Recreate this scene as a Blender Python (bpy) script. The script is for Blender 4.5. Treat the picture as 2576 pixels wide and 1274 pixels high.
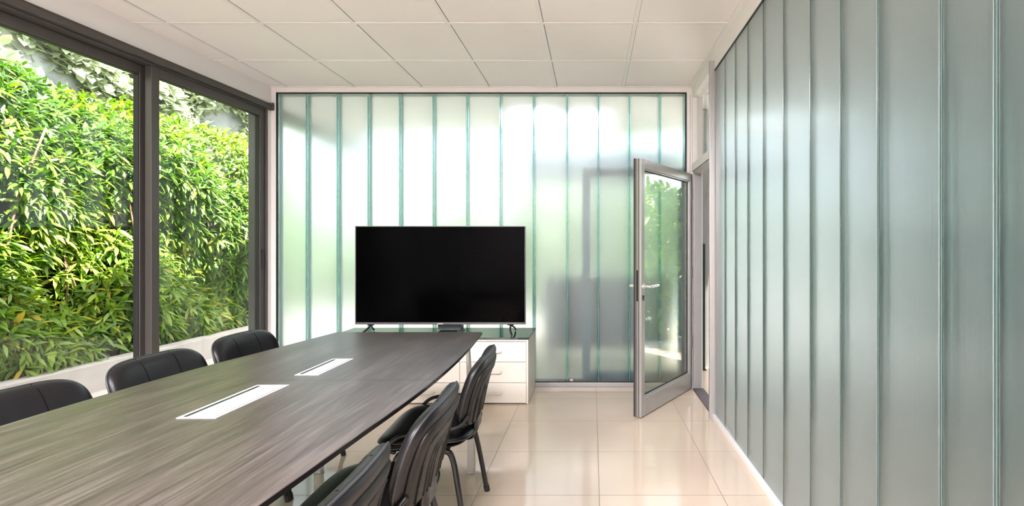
import bpy, bmesh, math, random
import numpy as np
from mathutils import Vector, Matrix

# ------------------------------------------------------------------ scene / camera / light
S = bpy.context.scene
for o in list(bpy.data.objects):
    bpy.data.objects.remove(o, do_unlink=True)
COL = S.collection
S.view_settings.view_transform = 'Standard'
S.view_settings.look = 'None'
S.view_settings.gamma = 1.0
S.view_settings.use_curve_mapping = False
S.view_settings.exposure = 0.9
S.cycles.use_denoising = True
S.cycles.max_bounces = 12
S.cycles.diffuse_bounces = 5
S.cycles.glossy_bounces = 4
S.cycles.transmission_bounces = 10
S.cycles.transparent_max_bounces = 12
S.cycles.caustics_reflective = False
S.cycles.caustics_refractive = True
S.cycles.blur_glossy = 0.6
S.cycles.sample_clamp_indirect = 6.0

EYE = 1.209
F = 1200.0
cam_d = bpy.data.cameras.new('camera')
cam_d.sensor_width = 36.0
cam_d.lens = F / 2576 * 36
cam_d.shift_x = -202 / 2576
cam_d.shift_y = -13 / 2576
cam_d.clip_start = 0.02
cam = bpy.data.objects.new('camera', cam_d)
COL.objects.link(cam)
cam.location = (0, 0, EYE)
cam.rotation_euler = (math.pi / 2, 0, 0)
S.camera = cam

# sky
W = bpy.data.worlds.new('sky')
S.world = W
W.use_nodes = True
nt = W.node_tree
nt.nodes.clear()
wo = nt.nodes.new('ShaderNodeOutputWorld')
bg = nt.nodes.new('ShaderNodeBackground')
sk = nt.nodes.new('ShaderNodeTexSky')
sk.sky_type = 'NISHITA'
sk.sun_disc = False
sk.sun_elevation = math.radians(62)
sk.sun_rotation = math.radians(60)
sk.air_density = 1.0
sk.dust_density = 3.0
mixw = nt.nodes.new('ShaderNodeMix')
mixw.data_type = 'RGBA'
mixw.inputs[0].default_value = 0.5
mixw.inputs[7].default_value = (7.0, 7.0, 7.2, 1)
nt.links.new(sk.outputs[0], mixw.inputs[6])
nt.links.new(mixw.outputs[2], bg.inputs[0])
bg.inputs[1].default_value = 0.42
nt.links.new(bg.outputs[0], wo.inputs[0])

# sun: high, from behind the building on the right, lighting the hedge
sd = bpy.data.lights.new('sun', 'SUN')
sd.energy = 23.0
sd.angle = math.radians(1.5)
sd.color = (1.0, 0.95, 0.88)
so = bpy.data.objects.new('sun', sd)
COL.objects.link(so)
sun_dir = Vector((-0.72, 0.28, -1.0))
so.rotation_euler = sun_dir.to_track_quat('-Z', 'Y').to_euler()
so.location = (7, -3, 9)

def area(name, loc, size, power, rot=(0, 0, 0), col=(1, 0.97, 0.94)):
    d = bpy.data.lights.new(name, 'AREA')
    d.shape = 'RECTANGLE'
    d.size, d.size_y = size
    d.energy = power
    d.color = col
    o = bpy.data.objects.new(name, d)
    COL.objects.link(o)
    o.location = loc
    o.rotation_euler = rot
    return o

CEIL = EYE + 1.399           # 2.608
# added fill lights without fixtures, flush with the ceiling behind the camera
for (lx, ly) in ((-1.8, -0.5), (-0.3, -0.5), (-1.8, -1.9), (-0.3, -1.9)):
    area('added_fill_light', (lx, ly, CEIL - 0.012), (0.56, 0.56), 92, col=(1.0, 0.945, 0.975))
# ------------------------------------------------------------------ helpers
def setp(o, **k):
    for a, b in k.items():
        o[a] = b
    return o

def obj(name, bm, mat, parent=None, smooth=False, bevel=0.0, loc=None, seg=2):
    me = bpy.data.meshes.new(name)
    bmesh.ops.recalc_face_normals(bm, faces=bm.faces)
    bm.to_mesh(me)
    bm.free()
    mats = mat if isinstance(mat, (list, tuple)) else [mat]
    for m in mats:
        me.materials.append(m)
    if smooth:
        for p in me.polygons:
            p.use_smooth = True
    o = bpy.data.objects.new(name, me)
    COL.objects.link(o)
    if parent is not None:
        o.parent = parent
    if loc is not None:
        o.location = loc
    if bevel > 0:
        b = o.modifiers.new('bevel', 'BEVEL')
        b.width = bevel
        b.segments = seg
        b.limit_method = 'ANGLE'
        b.angle_limit = math.radians(40)
    return o

def empty(name, loc=(0, 0, 0), rz=0.0, **k):
    o = bpy.data.objects.new(name, None)
    COL.objects.link(o)
    o.location = loc
    o.rotation_euler = (0, 0, rz)
    o.empty_display_size = 0.1
    return setp(o, **k)

def box(bm, x0, x1, y0, y1, z0, z1, mi=0):
    vs = [bm.verts.new((x, y, z)) for x in (x0, x1) for y in (y0, y1) for z in (z0, z1)]
    fs = []
    for f in ((0, 1, 3, 2), (4, 6, 7, 5), (0, 4, 5, 1), (2, 3, 7, 6), (0, 2, 6, 4), (1, 5, 7, 3)):
        fc = bm.faces.new([vs[i] for i in f])
        fc.material_index = mi
        fs.append(fc)
    return vs

def B(*a):
    bm = bmesh.new()
    box(bm, *a)
    return bm

def boxes(lst):
    bm = bmesh.new()
    for a in lst:
        box(bm, *a)
    return bm

def prism(bm, pts, z0, z1, mi=0):
    lo = [bm.verts.new((p[0], p[1], z0)) for p in pts]
    hi = [bm.verts.new((p[0], p[1], z1)) for p in pts]
    n = len(pts)
    fs = [bm.faces.new(lo[::-1]), bm.faces.new(hi)]
    for i in range(n):
        fs.append(bm.faces.new((lo[i], lo[(i + 1) % n], hi[(i + 1) % n], hi[i])))
    for f in fs:
        f.material_index = mi

def tube(bm, pts, r, n=10, closed=False, sx=1.0, mi=0):
    pts = [Vector(p) for p in pts]
    rr = r if isinstance(r, (list, tuple)) else [r] * len(pts)
    rings = []
    up = None
    N = len(pts)
    for i, p in enumerate(pts):
        if closed:
            t = (pts[(i + 1) % N] - pts[(i - 1) % N])
        else:
            t = pts[min(i + 1, N - 1)] - pts[max(i - 1, 0)]
        t.normalize()
        if up is None:
            up = Vector((0, 0, 1)) if abs(t.z) < 0.9 else Vector((1, 0, 0))
        side = t.cross(up)
        if side.length < 1e-6:
            side = t.orthogonal()
        side.normalize()
        up = side.cross(t).normalized()
        rings.append([bm.verts.new(p + (side * math.cos(a) * sx + up * math.sin(a)) * rr[i])
                      for a in [2 * math.pi * k / n for k in range(n)]])
    m = N if closed else N - 1
    for i in range(m):
        a, b = rings[i], rings[(i + 1) % N]
        for k in range(n):
            f = bm.faces.new((a[k], a[(k + 1) % n], b[(k + 1) % n], b[k]))
            f.material_index = mi
    if not closed:
        bm.faces.new(rings[0][::-1]).material_index = mi
        bm.faces.new(rings[-1]).material_index = mi

def curve(pts, n=8):
    """Catmull-Rom through pts."""
    P = [Vector(p) for p in pts]
    P = [P[0] * 2 - P[1]] + P + [P[-1] * 2 - P[-2]]
    out = []
    for i in range(1, len(P) - 2):
        for k in range(n):
            t = k / n
            a, b, c, d = P[i - 1], P[i], P[i + 1], P[i + 2]
            out.append(0.5 * ((2 * b) + (c - a) * t + (2 * a - 5 * b + 4 * c - d) * t * t + (3 * b - a - 3 * c + d) * t ** 3))
    out.append(P[-2])
    return out

def pad(bm, w, h, n_exp, fmap, front, back, rings=9, segs=56, pw=4.0):
    """Cushion: superellipse outline w x h, mapped by fmap(u, v, off) where off is along the thickness."""
    def pt(r, th):
        c, s = math.cos(th), math.sin(th)
        return (r * math.copysign(abs(c) ** (2 / n_exp), c), r * math.copysign(abs(s) ** (2 / n_exp), s))
    def layer(sign, amt):
        L = []
        for i in range(rings):
            r = 1 - (1 - (i / rings)) ** 1.7 if i else 0.0
            ring = []
            for k in range(segs):
                u, v = pt(r, 2 * math.pi * k / segs)
                ring.append(bm.verts.new(fmap(u * w / 2, v * h / 2, sign * amt * (1 - r ** pw) ** 0.5)))
                if i == 0:
                    break
            L.append(ring)
        return L
    rim = []
    for k in range(segs):
        u, v = pt(1.0, 2 * math.pi * k / segs)
        rim.append(bm.verts.new(fmap(u * w / 2, v * h / 2, 0)))
    for sign, amt in ((1, front), (-1, back)):
        L = layer(sign, amt) + [rim]
        for i in range(len(L) - 1):
            a, b = L[i], L[i + 1]
            for k in range(segs):
                k2 = (k + 1) % segs
                if len(a) == 1:
                    bm.faces.new((a[0], b[k], b[k2]))
                else:
                    bm.faces.new((a[k], b[k], b[k2], a[k2]))
    return [tuple(v.co) for v in rim]

def copy_tree(o, parent=None):
    c = o.copy()
    COL.objects.link(c)
    if parent is not None:
        c.parent = parent
    for ch in [x for x in bpy.data.objects if x.parent == o]:
        copy_tree(ch, c)
    return c

# ------------------------------------------------------------------ materials
def mat(name):
    m = bpy.data.materials.new(name)
    m.use_nodes = True
    n = m.node_tree
    n.nodes.clear()
    out = n.nodes.new('ShaderNodeOutputMaterial')
    return m, n, out

def nd(n, typ, **k):
    x = n.nodes.new(typ)
    for a, b in k.items():
        if a.startswith('i_'):
            x.inputs[a[2:].replace('_', ' ')].default_value = b
        else:
            setattr(x, a, b)
    return x

def noise(n, scale, detail=3.0, stretch=(1, 1, 1), coord='Object'):
    tc = n.nodes.new('ShaderNodeTexCoord')
    mp = n.nodes.new('ShaderNodeMapping')
    mp.inputs['Scale'].default_value = stretch
    n.links.new(tc.outputs[coord], mp.inputs[0])
    t = n.nodes.new('ShaderNodeTexNoise')
    t.inputs['Scale'].default_value = scale
    t.inputs['Detail'].default_value = detail
    n.links.new(mp.outputs[0], t.inputs['Vector'])
    return t

def ramp(n, src, stops):
    r = n.nodes.new('ShaderNodeValToRGB')
    e = r.color_ramp.elements
    while len(e) < len(stops):
        e.new(0.5)
    for el, (p, c) in zip(e, stops):
        el.position = p
        el.color = (*c, 1)
    n.links.new(src, r.inputs[0])
    return r

def simple(name, col, rough=0.5, metal=0.0, spec=0.5, var=0.06, scale=6.0, bump=0.0, bscale=200.0, stretch=(1, 1, 1), coat=0.0):
    m, n, out = mat(name)
    p = n.nodes.new('ShaderNodeBsdfPrincipled')
    p.inputs['Roughness'].default_value = rough
    p.inputs['Metallic'].default_value = metal
    p.inputs['Specular IOR Level'].default_value = spec
    p.inputs['Coat Weight'].default_value = coat
    t = noise(n, scale, 4.0, stretch)
    lo = tuple(c * (1 - var) for c in col)
    hi = tuple(min(1, c * (1 + var)) for c in col)
    r = ramp(n, t.outputs[0], [(0.3, lo), (0.7, hi)])
    n.links.new(r.outputs[0], p.inputs['Base Color'])
    if bump > 0:
        t2 = noise(n, bscale, 3.0, stretch)
        b = nd(n, 'ShaderNodeBump', i_Strength=bump, i_Distance=0.001)
        n.links.new(t2.outputs[0], b.inputs['Height'])
        n.links.new(b.outputs[0], p.inputs['Normal'])
    n.links.new(p.outputs[0], out.inputs[0])
    return m

M = {}
M['white'] = simple('white_paint', (0.80, 0.775, 0.77), 0.55, var=0.015, scale=2)
M['tile'] = simple('ceiling_board', (0.86, 0.835, 0.83), 0.75, spec=0.2, var=0.012, scale=1.5, bump=0.12, bscale=400)
M['tbar'] = simple('white_steel_grid', (0.80, 0.785, 0.785), 0.4, var=0.01)
M['plenum'] = simple('dark_plenum', (0.05, 0.05, 0.05), 0.9)
M['black'] = simple('black_trim', (0.012, 0.013, 0.014), 0.45, var=0.1)
M['bronze'] = simple('dark_bronze_aluminium', (0.085, 0.075, 0.072), 0.42, metal=0.35, var=0.08, scale=3, stretch=(1, 1, 0.2))
M['alu_blue'] = simple('blue_grey_frame_paint', (0.13, 0.17, 0.19), 0.45, var=0.05)
M['alu'] = simple('satin_aluminium', (0.44, 0.43, 0.43), 0.36, metal=0.55, var=0.04, scale=8, stretch=(1, 1, 0.15))
M['alu_dark'] = simple('grooved_aluminium_edge', (0.16, 0.15, 0.15), 0.4, metal=0.6, var=0.05)
M['rubber'] = simple('black_rubber', (0.015, 0.015, 0.016), 0.6)
M['sill'] = simple('grey_sill', (0.33, 0.325, 0.32), 0.4, metal=0.3, var=0.04)
M['cream'] = simple('cream_laminate', (0.80, 0.755, 0.70), 0.35, var=0.015, scale=2)
M['leather'] = simple('black_leatherette', (0.008, 0.0075, 0.009), 0.36, spec=0.33, var=0.15, scale=20, bump=0.18, bscale=350)
M['shell'] = simple('black_plastic_shell', (0.013, 0.012, 0.0115), 0.42, spec=0.22, var=0.1, scale=30, bump=0.15, bscale=700)
M['frame'] = simple('black_steel_tube', (0.012, 0.012, 0.013), 0.30, var=0.1)
M['piping'] = simple('dark_piping', (0.03, 0.03, 0.034), 0.4)
M['leg_metal'] = simple('brushed_leg_metal', (0.56, 0.545, 0.53), 0.33, metal=0.6, var=0.05, stretch=(1, 1, 0.2))
M['bezel'] = simple('silver_grey_bezel', (0.12, 0.12, 0.125), 0.4, metal=0.6, var=0.03)
M['tvback'] = simple('black_tv_plastic', (0.014, 0.014, 0.015), 0.5)
M['badge'] = simple('silver_badge', (0.75, 0.75, 0.78), 0.3, metal=0.4)
M['boxgrey'] = simple('grey_box_plastic', (0.11, 0.135, 0.14), 0.5)
M['chrome'] = simple('handle_chrome', (0.72, 0.71, 0.69), 0.26, metal=0.6)
M['seam'] = simple('dark_stitch', (0.003, 0.003, 0.003), 0.9, spec=0.05)
M['flap'] = simple('white_anodised_flap', (0.66, 0.66, 0.68), 0.25, metal=0.2, var=0.01)
M['curb'] = simple('pale_rendered_curb', (0.50, 0.455, 0.43), 0.8, var=0.1, scale=5, bump=0.3, bscale=60)
M['paving'] = simple('pale_paving', (0.60, 0.58, 0.57), 0.75, var=0.1, scale=4)
M['soil'] = simple('dark_soil', (0.035, 0.03, 0.018), 0.95, var=0.4, scale=9, bump=0.6, bscale=30)
M['rock'] = simple('grey_rock_bank', (0.26, 0.265, 0.26), 0.9, var=0.35, scale=4, bump=0.7, bscale=14)
M['stem'] = simple('brown_stem', (0.15, 0.085, 0.05), 0.7, var=0.3, scale=20)
M['greywall'] = simple('grey_render', (0.30, 0.345, 0.365), 0.85, var=0.05, scale=3)
M['pale_render'] = simple('pale_render', (0.40, 0.425, 0.43), 0.85, var=0.05, scale=3)
M['brown'] = simple('terracotta_render', (0.30, 0.16, 0.12), 0.8, var=0.1, scale=5)
M['dkgreen'] = simple('dark_green_paint', (0.018, 0.05, 0.03), 0.4, var=0.1)
M['concrete'] = simple('roof_concrete', (0.45, 0.44, 0.43), 0.9, var=0.1)
M['sideboard'] = simple('taupe_laminate', (0.15, 0.135, 0.125), 0.5, var=0.12, scale=8, stretch=(1, 1, 0.2))
M['threshold'] = simple('dark_grey_threshold', (0.05, 0.05, 0.052), 0.5)

# cabinet's dark glass top
m, n, out = mat('dark_tinted_glass_top')
p = nd(n, 'ShaderNodeBsdfPrincipled', i_Roughness=0.06)
t = noise(n, 3)
r = ramp(n, t.outputs[0], [(0.3, (0.012, 0.028, 0.036)), (0.7, (0.014, 0.032, 0.042))])
n.links.new(r.outputs[0], p.inputs['Base Color'])
p.inputs['IOR'].default_value = 1.7
n.links.new(p.outputs[0], out.inputs[0])
M['topglass'] = m

# TV screen
m, n, out = mat('black_screen')
p = nd(n, 'ShaderNodeBsdfPrincipled', i_Roughness=0.16)
t = noise(n, 2)
r = ramp(n, t.outputs[0], [(0.3, (0.0005, 0.0005, 0.0006)), (0.7, (0.0006, 0.0006, 0.0008))])
n.links.new(r.outputs[0], p.inputs['Base Color'])
p.inputs['IOR'].default_value = 1.09
n.links.new(p.outputs[0], out.inputs[0])
M['screen'] = m

# polished porcelain floor, 0.60 x 0.498 tiles
def tile_floor(name, ox, px_, oy, py_, col, rough):
    m, n, out = mat(name)
    p = nd(n, 'ShaderNodeBsdfPrincipled')
    geo = n.nodes.new('ShaderNodeNewGeometry')
    sep = n.nodes.new('ShaderNodeSeparateXYZ')
    n.links.new(geo.outputs['Position'], sep.inputs[0])
    def line(outp, o, pitch):
        a = nd(n, 'ShaderNodeMath', operation='SUBTRACT'); a.inputs[1].default_value = o
        n.links.new(outp, a.inputs[0])
        b = nd(n, 'ShaderNodeMath', operation='PINGPONG'); b.inputs[1].default_value = pitch / 2
        n.links.new(a.outputs[0], b.inputs[0])
        c = nd(n, 'ShaderNodeMath', operation='LESS_THAN'); c.inputs[1].default_value = 0.0016
        n.links.new(b.outputs[0], c.inputs[0])
        fl = nd(n, 'ShaderNodeMath', operation='DIVIDE'); fl.inputs[1].default_value = pitch
        n.links.new(a.outputs[0], fl.inputs[0])
        fl2 = nd(n, 'ShaderNodeMath', operation='FLOOR')
        n.links.new(fl.outputs[0], fl2.inputs[0])
        return c, fl2
    lx, ix = line(sep.outputs[0], ox, px_)
    ly, iy = line(sep.outputs[1], oy, py_)
    mx = nd(n, 'ShaderNodeMath', operation='MAXIMUM')
    n.links.new(lx.outputs[0], mx.inputs[0]); n.links.new(ly.outputs[0], mx.inputs[1])
    cb = n.nodes.new('ShaderNodeCombineXYZ')
    n.links.new(ix.outputs[0], cb.inputs[0]); n.links.new(iy.outputs[0], cb.inputs[1])
    wn = nd(n, 'ShaderNodeTexWhiteNoise', noise_dimensions='3D')
    n.links.new(cb.outputs[0], wn.inputs[0])
    t = noise(n, 1.8, 5.0)
    r = ramp(n, t.outputs[0], [(0.25, tuple(c * 0.93 for c in col)), (0.75, tuple(min(1, c * 1.05) for c in col))])
    hv = nd(n, 'ShaderNodeMapRange'); hv.inputs[3].default_value = 0.96; hv.inputs[4].default_value = 1.04
    n.links.new(wn.outputs[0], hv.inputs[0])
    hs = n.nodes.new('ShaderNodeHueSaturation')
    n.links.new(hv.outputs[0], hs.inputs['Value']); n.links.new(r.outputs[0], hs.inputs['Color'])
    mixc = n.nodes.new('ShaderNodeMix'); mixc.data_type = 'RGBA'
    n.links.new(mx.outputs[0], mixc.inputs[0]); n.links.new(hs.outputs[0], mixc.inputs[6])
    mixc.inputs[7].default_value = (col[0] * 0.42, col[1] * 0.38, col[2] * 0.34, 1)
    n.links.new(mixc.outputs[2], p.inputs['Base Color'])
    rr = nd(n, 'ShaderNodeMapRange'); rr.inputs[3].default_value = rough; rr.inputs[4].default_value = 0.7
    n.links.new(mx.outputs[0], rr.inputs[0]); n.links.new(rr.outputs[0], p.inputs['Roughness'])
    p.inputs['IOR'].default_value = 1.55
    n.links.new(p.outputs[0], out.inputs[0])
    return m
M['floor'] = tile_floor('polished_beige_tile', 0.034, 0.60, 3.824, 0.498, (0.60, 0.50, 0.405), 0.09)
M['terrace'] = tile_floor('terrace_tile', 0.034, 0.60, 3.824, 0.498, (0.60, 0.545, 0.51), 0.5)

# wenge veneer, grain along the table
m, n, out = mat('dark_wenge_veneer')
p = nd(n, 'ShaderNodeBsdfPrincipled', i_Roughness=0.34)
t = noise(n, 5.0, 6.0, (26, 1.1, 26))
t2 = noise(n, 3.0, 2.0, (4, 0.5, 4))
mx = nd(n, 'ShaderNodeMix'); mx.data_type = 'RGBA'; mx.inputs[0].default_value = 0.35
n.links.new(t.outputs[0], mx.inputs[6]); n.links.new(t2.outputs[0], mx.inputs[7])
r = ramp(n, mx.outputs[2], [(0.36, (0.032, 0.025, 0.023)), (0.52, (0.058, 0.047, 0.043)), (0.66, (0.100, 0.084, 0.079))])
n.links.new(r.outputs[0], p.inputs['Base Color'])
b = nd(n, 'ShaderNodeBump', i_Strength=0.12, i_Distance=0.0006)
n.links.new(t.outputs[0], b.inputs['Height']); n.links.new(b.outputs[0], p.inputs['Normal'])
n.links.new(p.outputs[0], out.inputs[0])
M['wood'] = m
M['wood_edge'] = simple('dark_edge_band', (0.016, 0.012, 0.011), 0.45, var=0.2)

# clear panes: thin architectural glass (transparent with a Fresnel reflection)
def clear(name, tint, boost=1.0):
    m, n, out = mat(name)
    tr = n.nodes.new('ShaderNodeBsdfTransparent'); tr.inputs[0].default_value = (*tint, 1)
    gl = n.nodes.new('ShaderNodeBsdfGlossy'); gl.inputs['Roughness'].default_value = 0.0
    lw = nd(n, 'ShaderNodeLayerWeight', i_Blend=0.5)          # Schlick reflectance, the same from both sides
    pw = nd(n, 'ShaderNodeMath', operation='POWER'); pw.inputs[1].default_value = 5.0
    n.links.new(lw.outputs['Facing'], pw.inputs[0])
    ml = nd(n, 'ShaderNodeMath', operation='MULTIPLY_ADD'); ml.inputs[1].default_value = 0.7 * boost; ml.inputs[2].default_value = 0.035 * boost
    n.links.new(pw.outputs[0], ml.inputs[0])
    mx = n.nodes.new('ShaderNodeMixShader')
    n.links.new(ml.outputs[0], mx.inputs[0]); n.links.new(tr.outputs[0], mx.inputs[1]); n.links.new(gl.outputs[0], mx.inputs[2])
    n.links.new(mx.outputs[0], out.inputs[0])
    return m
M['pane'] = clear('clear_window_pane', (0.97, 0.985, 0.975), 0.9)
M['doorpane'] = clear('door_pane', (0.94, 0.97, 0.955), 2.0)

# cast channel glass: rough refraction with fine vertical drawing lines
def channel_glass(name, tint, rough, transl, spec_ior=1.45, bump=0.35, coat=0.0):
    m, n, out = mat(name)
    p = nd(n, 'ShaderNodeBsdfPrincipled', i_Roughness=rough, i_IOR=spec_ior)
    p.inputs['Base Color'].default_value = (*tint, 1)
    p.inputs['Transmission Weight'].default_value = 1.0
    t = noise(n, 110.0, 3.0, (1, 1, 0.012))
    t2 = noise(n, 260.0, 2.0, (1, 1, 0.8))
    b = nd(n, 'ShaderNodeBump', i_Strength=bump, i_Distance=0.0012)
    n.links.new(t.outputs[0], b.inputs['Height'])
    b2 = nd(n, 'ShaderNodeBump', i_Strength=0.25, i_Distance=0.0008)
    n.links.new(t2.outputs[0], b2.inputs['Height']); n.links.new(b.outputs[0], b2.inputs['Normal'])
    n.links.new(b2.outputs[0], p.inputs['Normal'])
    if coat:
        p.inputs['Coat Weight'].default_value = coat
        p.inputs['Coat Roughness'].default_value = 0.13
        t3 = noise(n, 130.0, 2.0, (1, 1, 0.55))
        b3 = nd(n, 'ShaderNodeBump', i_Strength=0.30, i_Distance=0.0014)
        n.links.new(t3.outputs[0], b3.inputs['Height'])
        n.links.new(b3.outputs[0], p.inputs['Coat Normal'])
    tl = n.nodes.new('ShaderNodeBsdfTranslucent'); tl.inputs[0].default_value = (*tint, 1)
    mx = n.nodes.new('ShaderNodeMixShader'); mx.inputs[0].default_value = transl
    n.links.new(p.outputs[0], mx.inputs[1]); n.links.new(tl.outputs[0], mx.inputs[2])
    n.links.new(mx.outputs[0], out.inputs[0])
    return m
M['uglass'] = channel_glass('frosted_channel_glass', (0.78, 0.87, 0.90), 0.31, 0.16)
M['uedge'] = channel_glass('channel_glass_flange', (0.42, 0.72, 0.73), 0.25, 0.12)
M['uglass_r'] = channel_glass('corridor_channel_glass', (0.70, 0.80, 0.81), 0.36, 0.16, bump=0.3, coat=0.8)
M['uedge_r'] = channel_glass('corridor_glass_flange', (0.62, 0.74, 0.73), 0.25, 0.12)
M['seal_r'] = simple('grey_green_seal', (0.10, 0.165, 0.16), 0.4)
M['seal'] = simple('teal_silicone_seal', (0.10, 0.27, 0.28), 0.35)

def leaf_mat(name, cols, rough=0.42, transl=0.35):
    m, n, out = mat(name)
    at = n.nodes.new('ShaderNodeAttribute'); at.attribute_name = 'leaf_tone'
    r = ramp(n, at.outputs['Fac'], cols)
    p = nd(n, 'ShaderNodeBsdfPrincipled', i_Roughness=rough)
    n.links.new(r.outputs[0], p.inputs['Base Color'])
    tl = n.nodes.new('ShaderNodeBsdfTranslucent')
    hs = nd(n, 'ShaderNodeHueSaturation', i_Saturation=1.15, i_Value=1.5)
    n.links.new(r.outputs[0], hs.inputs['Color']); n.links.new(hs.outputs[0], tl.inputs[0])
    mx = n.nodes.new('ShaderNodeMixShader'); mx.inputs[0].default_value = transl
    n.links.new(p.outputs[0], mx.inputs[1]); n.links.new(tl.outputs[0], mx.inputs[2])
    n.links.new(mx.outputs[0], out.inputs[0])
    return m
M['leaf'] = leaf_mat('green_leaf', [(0.0, (0.025, 0.075, 0.010)), (0.35, (0.07, 0.155, 0.016)), (0.65, (0.15, 0.26, 0.03)), (0.9, (0.30, 0.40, 0.05)), (0.97, (0.50, 0.36, 0.04))], transl=0.30)
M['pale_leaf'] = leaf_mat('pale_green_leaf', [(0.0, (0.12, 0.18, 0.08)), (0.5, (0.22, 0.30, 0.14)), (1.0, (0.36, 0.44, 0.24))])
M['ivy'] = leaf_mat('ivy_leaf', [(0.0, (0.22, 0.28, 0.15)), (0.5, (0.40, 0.45, 0.29)), (1.0, (0.58, 0.61, 0.47))], 0.35, 0.25)

def emis(name, col, s):
    m, n, out = mat(name)
    e = nd(n, 'ShaderNodeEmission', i_Strength=s)
    e.inputs[0].default_value = (*col, 1)
    n.links.new(e.outputs[0], out.inputs[0])
    return m
M['lamp'] = emis('lit_diffuser', (1, 0.98, 0.97), 6)

# ------------------------------------------------------------------ room shell
YB = 4.145                    # back wall
YR = -3.0                     # wall behind the camera
XR = 0.865                    # right wall plane
def xl(y):                    # left wall inner face (not quite square to the room)
    return -2.79 - 0.047 * (YB - y)
def struct(o):
    o['kind'] = 'structure'
    return o

# floor of room, veranda and corridor as one tiled slab
bm = bmesh.new()
prism(bm, [(xl(YR) - 0.16, YR - 0.2), (2.4, YR - 0.2), (2.4, 7.2), (xl(YB) - 0.16, 7.2), (xl(YB) - 0.16, YB)], -0.15, 0.0)
struct(obj('floor', bm, M['floor']))
struct(obj('terrace', B(-4.2, -2.95, YR, 9.0, -0.2, -0.012), M['terrace']))

# suspended ceiling: boards in a T-bar grid
PX, PY = 0.584, 0.597
bx0, by0 = 0.267, 2.966
xs = [bx0 + PX * k for k in range(-6, 2)]
ys = [by0 + PY * k for k in range(-10, 3)]
ceil_root = struct(obj('ceiling', B(-3.35, XR + 0.02, YR, YB, CEIL + 0.03, CEIL + 0.05), M['plenum']))
bm = bmesh.new()
g = 0.0022
for i in range(len(xs) - 1):
    for j in range(len(ys) - 1):
        x0, x1 = xs[i] + 0.012 + g, xs[i + 1] - 0.012
        y0, y1 = ys[j] + 0.012, ys[j + 1] - 0.012 - g * 0.6
        x1 = min(x1, XR - 0.005)
        y1 = min(y1, YB - 0.012)
        y0 = max(y0, YR)
        x0 = max(x0, xl((y0 + y1) / 2) - 0.03)
        if x1 - x0 > 0.02 and y1 - y0 > 0.02:
            box(bm, x0, x1, y0, y1, CEIL + 0.001, CEIL + 0.016)
obj('ceiling_board', bm, M['tile'], ceil_root, bevel=0.002)
bm = bmesh.new()
for x in xs:
    if -3.2 < x < XR:
        box(bm, x - 0.012, x + 0.012, YR, YB, CEIL - 0.004, CEIL + 0.002)
for y in ys:
    if YR < y < YB - 0.03:
        box(bm, -3.2, XR, y - 0.012, y + 0.012, CEIL - 0.0042, CEIL + 0.0018)
obj('ceiling_grid', bm, M['tbar'], ceil_root)
bm = bmesh.new()
box(bm, -2.85, XR, YB - 0.014, YB, CEIL - 0.006, CEIL + 0.004)
box(bm, XR - 0.014, XR, YR, YB - 0.014, CEIL - 0.006, CEIL + 0.004)
obj('edge_trim', bm, M['tbar'], ceil_root)

# roof over everything
struct(obj('roof', B(-3.06, 2.6, YR - 0.3, 5.95, 2.86, 3.02), M['concrete']))
struct(obj('veranda_ceiling', B(-2.98, 2.45, YB + 0.12, 5.9, CEIL, CEIL + 0.06), M['white']))
struct(obj('corridor_ceiling', B(XR + 0.14, 2.45, YR, YB + 0.12, CEIL - 0.02, CEIL + 0.05), M['white']))

# left wall: bulkhead above the sliding windows, pier at the back corner
wl = empty('wall_left')
struct(wl)
bm = bmesh.new()
prism(bm, [(xl(YR), YR), (xl(YB), YB), (xl(YB), YB + 0.12), (xl(YB) - 0.16, YB + 0.12), (xl(YR) - 0.16, YR)], 2.42, 2.86)
obj('bulkhead', bm, M['white'], wl)
bm = bmesh.new()
prism(bm, [(xl(4.10), 4.10), (xl(YB), YB), (xl(YB), YB + 0.12), (xl(YB) - 0.16, YB + 0.12), (xl(4.1) - 0.16, 4.10)], 0, 2.42)
obj('pier', bm, M['white'], wl)

# wall behind the camera
struct(obj('wall_rear', B(-3.3, XR + 0.14, YR - 0.12, YR, 0, 2.86), M['white']))

# ---- back wall: white frame with channel glass
ZT = EYE + 389 * YB / F       # glass top
ZB = 0.046
GX0, GX1 = -2.739, 0.812
wb = struct(obj('wall_back', boxes([
    (xl(YB) - 0.05, GX0 - 0.008, YB, YB + 0.10, 0, 2.86),
    (GX1 + 0.008, XR + 0.09, YB, YB + 0.10, 0, 2.86),
    (GX0 - 0.008, GX1 + 0.008, YB, YB + 0.10, ZT + 0.008, 2.86)]), M['white'], bevel=0.002))
struct(obj('baseboard_back', boxes([(GX0 - 0.008, GX1 + 0.008, YB - 0.006, YB + 0.10, 0, ZB - 0.008)]), M['sill'], wb, bevel=0.003))
obj('black_gasket', boxes([
    (GX0 - 0.008, GX0 + 0.003, YB - 0.003, YB + 0.08, ZB, ZT),
    (GX1 - 0.003, GX1 + 0.008, YB - 0.003, YB + 0.08, ZB, ZT),
    (GX0 - 0.008, GX1 + 0.008, YB - 0.003, YB + 0.08, ZT - 0.004, ZT + 0.008),
    (GX0 - 0.008, GX1 + 0.008, YB - 0.003, YB + 0.08, ZB - 0.008, ZB + 0.002)]), M['black'], wb)

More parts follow.
